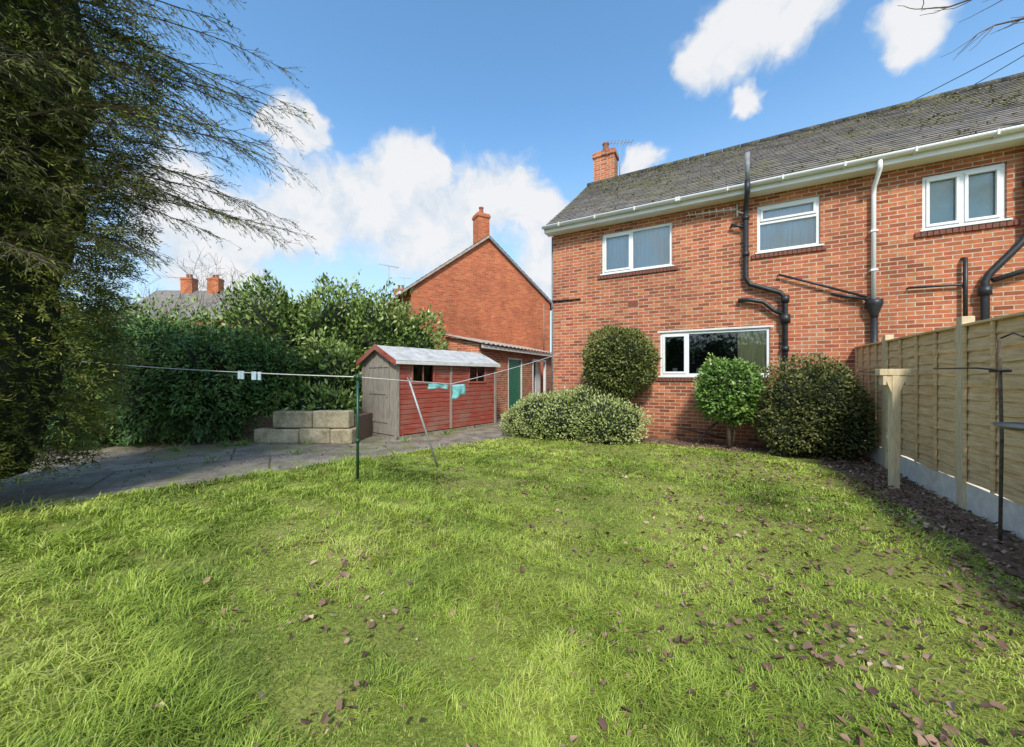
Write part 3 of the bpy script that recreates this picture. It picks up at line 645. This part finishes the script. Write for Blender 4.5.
# ---------------------------------------------------------------- fence
FE=empty('garden_fence',H(6.0,0),ROT)
posts=[0.62-1.93*i for i in range(0,8)]
posts=[p for p in posts if p<0.1]
B=[];BB=[];GB=[];CP=[]
rr=random.Random(9)
allp=[-.03]+posts
for i in range(len(allp)-1):
    a=allp[i+1]+.05; b=allp[i]-(.05 if i else .0)
    GB.append((-.025,.025,a,b,0,.29))
    z=.30
    while z<1.86:
        off=rr.uniform(-.004,.004)
        B.append((z,a,b,off)); z+=.125
    nb=5
    for k_ in range(nb):
        yy=a+(b-a)*k_/(nb-1); yy=min(max(yy,a+.02),b-.02)
        BB.append((-.052,-.031,yy-.018,yy+.018,.30,1.93))
    CP.append((-.06,.04,a,b,1.93,1.955)); 
V=[];F=[]
for z,a,b,off in B:
    o=len(V); zt=z+.15; n_=14; ph=rr.uniform(0,6)
    for j in range(n_+1):
        yy=a+(b-a)*j/n_; wv=rr.uniform(-.005,.005)+.010*math.sin(j*.7+ph)
        V+=[(-.030+off,yy,z+wv),(-.012+off,yy,zt),(-.018+off,yy,z+wv)]
    for j in range(n_):
        q=o+j*3; F+=[(q,q+1,q+4,q+3),(q,q+3,q+5,q+2),(q+2,q+5,q+4,q+1)]
meshobj('lap_boards',V,F,M['panel'],FE)
boxes('battens',BB,M['panel'],FE,.003)
boxes('capping',CP,M['panel'],FE,.003)
boxes('gravel_boards',GB,M['concrete'],FE,.004)
PB=[(-.055,.045,p-.05,p+.05,0,2.04) for p in posts]
boxes('posts',PB,M['post'],FE,.008)

TE=empty('washing_line_post',H(5.62,-2.68),ROT+.25)
boxes('upright',[(-.04,.04,-.04,.04,0,1.42)],M['post'],TE,.006)
boxes('crossbar',[(-.17,.19,-.045,.045,1.42,1.50)],M['post'],TE,.006)
boxes('bracket',[(-.13,-.095,-.035,.035,1.30,1.42),(.095,.13,-.035,.035,1.30,1.42)],M['post'],TE,.004)
meshobj('gusset',[(-.04,-.03,1.2),(-.12,-.03,1.42),(.12,-.03,1.42),(.04,-.03,1.2),(-.04,.03,1.2),(-.12,.03,1.42),(.12,.03,1.42),(.04,.03,1.2)],[(0,3,2,1),(4,5,6,7),(0,1,5,4),(3,7,6,2)],M['post'],TE)
tubes('rod',[([(-.2,0,1.46),(-.35,.02,1.47)],.008)],M['black'],TE,6)
BE=empty('bird_feeder_pole',(4.07,3.07,0),ROT)
tubes('pole',[([(0,0,0),(.01,0,.9),(-.005,0,1.72)],.012)],M['bark'],BE,8)
tubes('arm',[([(-.02,0,1.46),(-.02,.25,1.48),(-.01,1.0,1.49)],.008),([(0,-.12,1.45),(0,.12,1.45)],.012),([(0,0,1.72),(.05,-.05,1.76),(.09,-.09,1.72)],.007)],M['black'],BE,6)
DE=empty('bird_bath',(3.82,2.68,0),0)
tubes('dish',[([(0,0,1.005),(0,0,1.01),(0,0,1.03),(0,0,1.045),(0,0,1.05),(0,0,1.035),(0,0,1.02)],[.08,.15,.19,.20,.19,.17,.02])],M['lead'],DE,32)
tubes('stem',[([(0.05,0,0),(.04,0,1.01)],.016),([(.05,0,.01),(.2,.05,0)],.01),([(.05,0,.01),(-.08,.1,0)],.01),([(.05,0,.01),(0,-.12,0)],.01)],M['black'],DE,8)
LP=empty('clothes_line_pole',(-2.0,4.77,0),0)
tubes('pole',[([(0,0,0),(0,0,1.42)],.018)],M['green_metal'],LP,10)
tubes('collar',[([(0,0,.55),(0,0,.6)],.026),([(0,0,1.36),(0,0,1.43)],.024),([(-.05,0,1.4),(.05,0,1.4)],.008)],M['green_metal'],LP,10)
tubes('clothes_prop',[([(-1.13,5.62,.0),(-1.52,5.45,1.34)],.016),([(-1.52,5.45,1.33),(-1.55,5.45,1.39)],.006),([(-1.52,5.45,1.33),(-1.49,5.45,1.39)],.006)],M['grey_metal'],None,8)
hp=H(.25,-.01,2.02); p1=(-2.0,4.77,1.40)
l1=sag((-7.9,6.75,1.68),p1,.03); l2=[Vector(p1),Vector((-1.52,5.45,1.34)),Vector((-1.0,6.0,1.285))]
l2+=sag((-1.0,6.0,1.285),hp,.03)[1:]
tubes('washing_line',[(l1,.0075),(l2,.006)],M['line'],None,5)
def cloth(name,a,b,drop,mat,seed):
    rr=random.Random(seed); a=Vector(a);b=Vector(b); V=[];F=[];n1,n2=8,6; px=(b-a).normalized(); nn=Vector((-px.y,px.x,0))
    for j in range(n2+1):
        for i in range(n1+1):
            u=i/n1;v=j/n2; V.append(a.lerp(b,u)+Vector((0,0,-drop*v*(.85+.15*math.sin(u*4+seed))))+nn*(.02*math.sin(u*9+seed)*v+.01*rr.random())+px*(.02*math.sin(v*3)))
    for j in range(n2):
        for i in range(n1): q=j*(n1+1)+i; F.append((q,q+1,q+n1+2,q+n1+1))
    o=meshobj(name,V,F,mat,None,True); o.modifiers.new('s','SOLIDIFY').thickness=.006; return o
cloth('peg_bag',(-.98,6.02,1.27),(-.80,6.18,1.28),.24,M['turq'],1)
cloth('hanging_cloth',(-1.30,5.69,1.31),(-1.05,5.95,1.28),.10,M['turq'],2)
def at(l,f): 
    i=f*(len(l)-1); k_=int(i); return l[k_].lerp(l[min(k_+1,len(l)-1)],i-k_)
B=[]
for f in (.655,.665,.70,.705,.72):
    p=at(l1,f); B.append((p.x-.022,p.x+.022,p.y-.01,p.y+.01,p.z-.10,p.z+.02))
boxes('clothes_pegs',B,M['palecloth'],None,.003)

# ---------------------------------------------------------------- shrubs
def hb(t,s,z,rx,ry,rz): x,y,_=H(t,s); return (x,y,z,rx,ry,rz)
blobs_bush('spreading_shrub',[hb(.75,-1.0,.42,.95,.7,.62),hb(-.1,-.95,.30,.8,.65,.50),hb(1.7,-1.05,.40,.8,.6,.55),hb(.3,-1.1,.5,.8,.6,.55),hb(1.2,-.8,.62,.7,.6,.62)],30000,.055,.030,M['lonicera'],11,.12,4.5,updir=.5)
E=blobs_bush('round_topiary_shrub',[(2.38,8.25,1.80,.80,.70,.78),(2.3,8.3,1.3,.50,.45,.5)],18000,.06,.034,M['round'],31,.11,3.5,zmin=.4)
tubes('trunk',[([(2.45,8.35,0),(2.42,8.3,.6),(2.38,8.28,1.4)],[.07,.06,.05]),([(2.55,8.3,0),(2.62,8.25,.6),(2.6,8.25,1.3)],[.04,.035,.03])],M['bark'],E,8)
E=blobs_bush('standard_bush',[(4.16,7.1,1.22,.55,.5,.52),(4.05,7.1,.95,.40,.40,.36),(4.3,7.05,.8,.3,.3,.3)],10000,.065,.038,M['varieg'],41,.14,3.5,zmin=.3,stray=.12)
tubes('trunk',[([(4.2,7.12,0),(4.17,7.1,.5),(4.17,7.1,1.1)],[.045,.035,.03]),([(4.25,7.1,0.05),(4.3,7.08,.5),(4.3,7.1,.9)],.018)],M['bark'],E,8)
blobs_bush('dark_round_shrub',[hb(5.12,-.78,.90,.78,.72,.82),hb(4.9,-.85,.55,.6,.55,.5),hb(5.45,-.8,.55,.55,.55,.52),hb(5.3,-1.0,1.0,.5,.45,.6)],22000,.055,.030,M['darkbush'],51,.12,4)
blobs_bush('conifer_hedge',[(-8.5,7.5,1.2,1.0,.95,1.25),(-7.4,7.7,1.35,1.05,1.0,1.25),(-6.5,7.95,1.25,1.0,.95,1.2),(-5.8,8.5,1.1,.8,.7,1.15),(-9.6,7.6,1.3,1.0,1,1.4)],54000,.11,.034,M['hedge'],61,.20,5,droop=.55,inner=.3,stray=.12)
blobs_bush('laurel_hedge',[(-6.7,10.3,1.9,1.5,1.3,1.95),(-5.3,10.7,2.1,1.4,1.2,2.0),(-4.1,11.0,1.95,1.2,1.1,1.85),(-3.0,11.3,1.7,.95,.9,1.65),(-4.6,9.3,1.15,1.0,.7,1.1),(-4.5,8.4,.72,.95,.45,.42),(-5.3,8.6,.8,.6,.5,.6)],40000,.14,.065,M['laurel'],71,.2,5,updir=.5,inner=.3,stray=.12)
blobs_bush('mixed_shrub',[(-8.8,10.2,1.6,1.7,1.3,1.65),(-11,11,1.7,1.8,1.4,1.9),(-13.5,12,2.0,2,1.6,2.2),(-16.5,12,2.2,2.4,1.8,2.4)],18000,.14,.055,M['laurel'],81,.2,5,updir=.4,inner=.3)
blobs_bush('unseen_reflection_hedge',[(-12+3*i,-11.5+.4*math.sin(i*2.1),2.2,2.2,1.5,2.6+.6*math.sin(i*1.7)) for i in range(9)],16000,.28,.14,M['hedge'],91,.2,5,inner=.3)  # unseen hedge behind the camera, added to darken and green the window reflections
def tufts(name,cs,mat):
    P=[];D=[]
    for cx,cy,cz,n_ ,h in cs:
        for i in range(n_):
            a=rng.uniform(0,6.28); P.append((cx+rng.normal()*.05,cy+rng.normal()*.05,cz)); D.append((math.cos(a)*.7,math.sin(a)*.7,rng.uniform(.4,1.2)))
    P=np.array(P);D=np.array(D); n_=len(P)
    leaves(name,P,D,np.stack([rng.normal(size=n_),rng.normal(size=n_),np.ones(n_)],1),rng.uniform(.08,.22,n_),.014,mat,rng.random(n_)*.8)
tufts('weeds',[(-5.5,7.5,0,60,1),(-5.7,7.4,0,50,1),(-4.2,7.55,0,30,1),(-3.4,7.7,0,20,1),(-6.3,6.9,0,30,1),(-2.3,7.9,0,25,1),(-1.6,8.9,0,25,1),(-5.1,7.95,.5,60,1),(-5.0,8.2,.5,60,1),(-4.9,6.0,0,18,1),(-3.9,6.6,0,14,1)],M['varieg'])

# ---------------------------------------------------------------- big conifer on left
CE=empty('cypress_tree',(0,0,0)); tx,ty=-6.15,3.85
tubes('trunk',[([(tx,ty,0),(tx+.05,ty,2),(tx,ty+.1,5),(tx,ty,6.8)],[.26,.22,.14,.04]),([(tx+.4,ty-.3,0),(tx+.5,ty-.35,1.2),(tx+.3,ty-.2,2.6)],[.12,.1,.05])],M['bark'],CE,12)
ns=8600; z=.30+rng.random(ns)**.95*6.4; a=rng.uniform(-2.6,2.0,ns)
def rad(z,a):
    base=np.interp(z,[.3,.8,1.6,2.6,3.6,4.6,5.6,6.8],[1.0,1.15,1.25,1.25,1.4,1.6,1.6,.5])
    return base*lump(np.stack([np.cos(a)*1.2,np.sin(a)*1.2,z*.9],1),5,.16,2.8)
R=rad(z,a)*(1-.36*rng.random(ns)**1.9)
c=np.stack([tx+np.cos(a)*R,ty+np.sin(a)*R,z],1); out=np.stack([np.cos(a),np.sin(a),np.zeros(ns)],1)
per=20
sd=nrm(out+np.stack([rng.normal(0,.4,ns),rng.normal(0,.4,ns),rng.normal(.0,.5,ns)],1)); side=nrm(np.cross(sd,np.stack([rng.normal(0,.6,ns),rng.normal(0,.6,ns),np.ones(ns)],1)))
P=[];D=[];Q=[];Nm=[]
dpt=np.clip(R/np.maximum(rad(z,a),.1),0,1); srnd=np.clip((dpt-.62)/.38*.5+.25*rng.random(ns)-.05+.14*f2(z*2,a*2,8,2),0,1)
Lr=rng.uniform(.16,.34,ns)[:,None]
for i in range(per):
    f=i/per; sg=1 if i%2 else -1
    p=c+sd*(f*Lr)+np.array([0,0,-.07])*f*f+rng.normal(0,.012,(ns,3)); d=nrm(sd*.9+side*sg*(.9-.5*f)+rng.normal(0,.35,(ns,3))+np.array([0,0,-.1]))
    P.append(p);D.append(d);Q.append(np.clip(srnd+f*.25+.2*rng.random(ns)-.05,0,1));Nm.append(np.cross(sd,side)+rng.normal(0,.4,(ns,3)))
P=np.concatenate(P);D=np.concatenate(D);Q=np.concatenate(Q);Nm=np.concatenate(Nm)
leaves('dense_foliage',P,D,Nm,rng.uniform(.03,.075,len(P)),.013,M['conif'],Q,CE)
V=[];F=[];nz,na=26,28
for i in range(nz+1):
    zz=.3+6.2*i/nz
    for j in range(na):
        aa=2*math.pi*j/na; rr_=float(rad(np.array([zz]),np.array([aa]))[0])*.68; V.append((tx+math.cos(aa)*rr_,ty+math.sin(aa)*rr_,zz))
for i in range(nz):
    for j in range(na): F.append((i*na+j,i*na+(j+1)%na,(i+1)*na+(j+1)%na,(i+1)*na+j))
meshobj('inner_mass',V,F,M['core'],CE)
paths=[];LPp=[];LDd=[];LQ=[]
rb=random.Random(12)
nb=50
for b_ in range(nb):
    z0=rb.uniform(2.4,5.9); aa=rb.uniform(-.75,.75)+ (0.1); L=rb.uniform(1.7,2.75)*(1.0 if z0>3.6 else .62)
    p=Vector((tx+math.cos(aa)*.8,ty+math.sin(aa)*.8,z0)); d=Vector((math.cos(aa),math.sin(aa),rb.uniform(.05,.4))).normalized()
    pts=[p.copy()]; nseg=14
    for i in range(nseg):
        d=(d+Vector((rb.uniform(-.08,.08),rb.uniform(-.08,.08),-.035+rb.uniform(-.05,.05)))).normalized(); p=p+d*L/nseg; pts.append(p.copy())
    paths.append((pts,[.012*(1-i/(nseg+1))+.0018 for i in range(nseg+1)]))
    for i in range(2,nseg+1):
        for rep in range(4):
            q=pts[i-1].lerp(pts[i],rb.random()); dd=(pts[i]-pts[i-1]).normalized()
            sidev=dd.cross(Vector((0,0,1))).normalized()*rb.choice((-1,1))
            sd_=(dd*rb.uniform(.6,1.2)+sidev*rb.uniform(.3,.9)+Vector((0,0,rb.uniform(-.5,.35)))).normalized()
            sl_=rb.uniform(.22,.55)*(1.15-.5*i/nseg); sp=[q.copy()]; qq=q.copy(); ms=6
            for m_ in range(ms):
                sd_=(sd_+Vector((rb.uniform(-.12,.12),rb.uniform(-.12,.12),-.07+rb.uniform(-.06,.06)))).normalized(); qq=qq+sd_*sl_/ms; sp.append(qq.copy())
            paths.append((sp,[.0024*(1-m_/(ms+1))+.0008 for m_ in range(ms+1)]))
            frac=i/nseg; nl=int(rb.uniform(9,20)*(1.3-.85*frac))
            for m_ in range(nl):
                f=rb.random()**.8; k_=min(int(f*ms),ms-1); pt=sp[k_].lerp(sp[k_+1],f*ms-k_); dr=(sp[k_+1]-sp[k_]).normalized()
                LPp.append(pt); LDd.append(dr+Vector((rb.gauss(0,.45),rb.gauss(0,.45),rb.gauss(-.1,.4)))); LQ.append(min(1,max(0,.2+.3*frac+.35*rb.random())))
tubes('branches',paths,M['barktwig'],CE,3,False)
P=np.array(LPp);D=np.array(LDd);n_=len(P)
leaves('feathery_foliage',P,D,rng.normal(size=(n_,3)),rng.uniform(.035,.08,n_),.009,M['conif'],np.array(LQ),CE)

# ---------------------------------------------------------------- bare trees
def bare(name,loc,h,seed,spread=.55,depth=6,r0=.16,lean=(0,0),rmin=.004):
    rr=random.Random(seed); paths=[]
    def grow(p,d,L,r,k):
        n=5; pts=[p.copy()]; rad=[r]
        for i in range(n):
            d=(d+Vector((rr.gauss(0,.09),rr.gauss(0,.09),rr.gauss(.03,.06)))).normalized(); p=p+d*L/n; pts.append(p.copy()); rad.append(r*(1-.42*(i+1)/n))
        paths.append((pts,rad))
        if k<=0: return
        for c in range(rr.choice((2,3,3)) if k>1 else 3):
            i=rr.randint(2,n); a=d.orthogonal(); a.rotate(Matrix.Rotation(rr.uniform(0,6.28),3,d)); nd=(d+a*rr.uniform(spread*.6,spread*1.5)).normalized()
            grow(pts[i],nd,L*rr.uniform(.6,.85),max(rad[i]*.68,rmin),k-1)
    grow(Vector(loc),Vector((lean[0],lean[1],1)).normalized(),h*.27,r0,depth)
    return tubes(name,paths,M['barktwig'],None,4,False)
bare('bare_tree',(22.0,28,0),25,5,.45,7,.22,rmin=.010)
bare('bare_tree',(-13,14,0),8.5,6,.6,6,.10)
bare('bare_tree',(-10.5,13,0),7.5,8,.6,6,.08)
def limb_tree(name,base,crown,targets,seed):
    rr=random.Random(seed); paths=[]
    b=Vector(base);c=Vector(crown); paths.append(([b,b.lerp(c,.5)+Vector((.1,.05,0)),c],[.2,.15,.10]))
    for t in targets:
        t=Vector(t); n=10; pts=[];p=c
        for i in range(n+1):
            q=c.lerp(t,i/n)+Vector((0,0,.35*math.sin(math.pi*i/n)))+Vector((rr.gauss(0,.04),rr.gauss(0,.04),rr.gauss(0,.04)))*(1 if 0<i<n else 0); pts.append(q)
        paths.append((pts,[.05*(1-i/(n+.6))+.004 for i in range(n+1)]))
        for i in range(4,n+1):
            for k_ in range(2):
                d=((pts[i]-pts[i-1]).normalized()+Vector((rr.gauss(0,.5),rr.gauss(0,.5),rr.gauss(0,.5)))).normalized(); q=pts[i].copy(); sp=[q.copy()]
                L=rr.uniform(.3,.8)
                for m_ in range(4): d=(d+Vector((rr.gauss(0,.15),rr.gauss(0,.15),rr.gauss(0,.15)))).normalized(); q=q+d*L/4; sp.append(q.copy())
                paths.append((sp,[.007,.006,.005,.004,.003]))
    return tubes(name,paths,M['barktwig'],None,5,False)
limb_tree('overhanging_bare_tree',(11.5,5.2,0),(10.6,5.3,6.6),[(6.9,6.2,7.6),(7.6,6.0,7.0),(7.3,5.6,7.9)],3)
tubes('overhead_cables',[(sag((9.2,14,9.0),(14,3,9.6),.3),.010),(sag((12.8,14,9.9),(11,2,8.4),.3),.010)],M['cable'],None,5)

# ---------------------------------------------------------------- sky, sun, camera
sun_az=(-.06,-1.0); el=math.radians(44)
sv=Vector((sun_az[0],sun_az[1],0)).normalized()*math.cos(el)+Vector((0,0,math.sin(el)))
sun=bpy.data.lights.new('sun','SUN'); sun.energy=3.9; sun.angle=math.radians(8); sun.color=(1,.94,.85)
so=bpy.data.objects.new('sun',sun); so.rotation_euler=sv.to_track_quat('Z','Y').to_euler(); link(so)
w=bpy.data.worlds.new('World'); S.world=w; w.use_nodes=True; nt=w.node_tree
w.cycles.sampling_method='MANUAL'; w.cycles.sample_map_resolution=512
bg=nt.nodes['Background']; sky=N(nt,'ShaderNodeTexSky',sky_type='NISHITA'); sky.sun_disc=False
sky.sun_elevation=el; sky.sun_rotation=math.atan2(sv.x,sv.y); sky.ozone_density=1.5; sky.dust_density=.6; sky.air_density=1.0
tc=N(nt,'ShaderNodeTexCoord'); gen=tc.outputs['Generated']
nv=N(nt,'ShaderNodeVectorMath',operation='NORMALIZE'); nt.links.new(gen,nv.inputs[0]); d=nv.outputs[0]
wn=N(nt,'ShaderNodeTexNoise'); wn.inputs['Scale'].default_value=7; wn.inputs['Detail'].default_value=4; wn.inputs['Roughness'].default_value=.55; nt.links.new(d,wn.inputs['Vector'])
sb=N(nt,'ShaderNodeVectorMath',operation='SUBTRACT'); sb.inputs[1].default_value=(.5,.5,.5); nt.links.new(wn.outputs[1],sb.inputs[0])
ma=N(nt,'ShaderNodeVectorMath',operation='MULTIPLY_ADD'); ma.inputs[1].default_value=(.15,.15,.12); nt.links.new(sb.outputs[0],ma.inputs[0]); nt.links.new(d,ma.inputs[2])
dw=ma.outputs[0]
def cdir(u,v): return Vector(((u-512)/368,1,(377-v)/368)).normalized()
CL=[(405,182,38),(425,168,24),(375,205,44),(320,205,44),(285,222,40),(240,228,40),(470,208,40),(508,200,36),(540,218,24),(430,232,54),
    (295,132,28),(268,128,18),(316,126,16),(728,40,36),(760,14,42),(798,0,40),(702,52,22),(748,99,17),(905,28,26),(180,205,48),(640,162,20),(545,268,36),(215,262,40)]
acc=None
for (u,v,rp) in CL:
    c=cdir(u,v); sc=1/math.sqrt(1+((u-512)/368)**2+((377-v)/368)**2); rr_=rp/368*sc*1.15
    ds=N(nt,'ShaderNodeVectorMath',operation='DISTANCE'); ds.inputs[1].default_value=c; nt.links.new(dw,ds.inputs[0])
    q=math_(nt,'SUBTRACT',1,math_(nt,'DIVIDE',ds.outputs['Value'],rr_))
    acc=q if acc is None else math_(nt,'MAXIMUM',acc,q)
sx=N(nt,'ShaderNodeSeparateXYZ'); nt.links.new(d,sx.inputs[0])
bn=wn.outputs[0]
back=math_(nt,'SUBTRACT',math_(nt,'MULTIPLY',math_(nt,'SUBTRACT',bn,.5),3),math_(nt,'MULTIPLY',math_(nt,'GREATER_THAN',sx.outputs[1],-.05),9))
acc=math_(nt,'MAXIMUM',acc,back)
fn=noise(nt,dw,15,5,.58)
dens=math_(nt,'ADD',acc,math_(nt,'MULTIPLY',math_(nt,'SUBTRACT',fn,.5),.8))
cm=N(nt,'ShaderNodeMapRange',interpolation_type='SMOOTHSTEP'); cm.inputs[1].default_value=-.12; cm.inputs[2].default_value=.38; cm.inputs[4].default_value=.95; nt.links.new(dens,cm.inputs[0])
ccol=ramp(nt,math_(nt,'ADD',math_(nt,'MULTIPLY',fn,.75),math_(nt,'MULTIPLY',dens,.4)),[(.25,(.66,.75,.86)),(.45,(.84,.89,.95)),(.62,(.98,.98,.99))])
csc=N(nt,'ShaderNodeVectorMath',operation='SCALE'); csc.inputs[3].default_value=6.2; nt.links.new(ccol,csc.inputs[0])
hs=N(nt,'ShaderNodeHueSaturation'); hs.inputs['Saturation'].default_value=1.06; hs.inputs['Value'].default_value=1.8; nt.links.new(sky.outputs[0],hs.inputs['Color'])
skc=mixc(nt,1.0,hs.outputs[0],(.84,1.06,1.08),'MULTIPLY')
hz=N(nt,'ShaderNodeMapRange',interpolation_type='SMOOTHSTEP'); hz.inputs[1].default_value=.0; hz.inputs[2].default_value=.60; hz.inputs[3].default_value=.85; hz.inputs[4].default_value=0; nt.links.new(sx.outputs[2],hz.inputs[0])
c1=mixc(nt,hz.outputs[0],skc,(4.2,5.2,6.2))
c2=mixc(nt,cm.outputs[0],c1,csc.outputs[0])
nt.links.new(c2,bg.inputs[0]); bg.inputs[1].default_value=.15

cam=bpy.data.cameras.new('camera'); cam.sensor_width=36; cam.lens=12.94; cam.shift_y=.0034; cam.clip_start=.05; cam.clip_end=2000
co=bpy.data.objects.new('camera',cam); co.location=(0,0,1.4); co.rotation_euler=(math.radians(90),0,0); link(co); S.camera=co
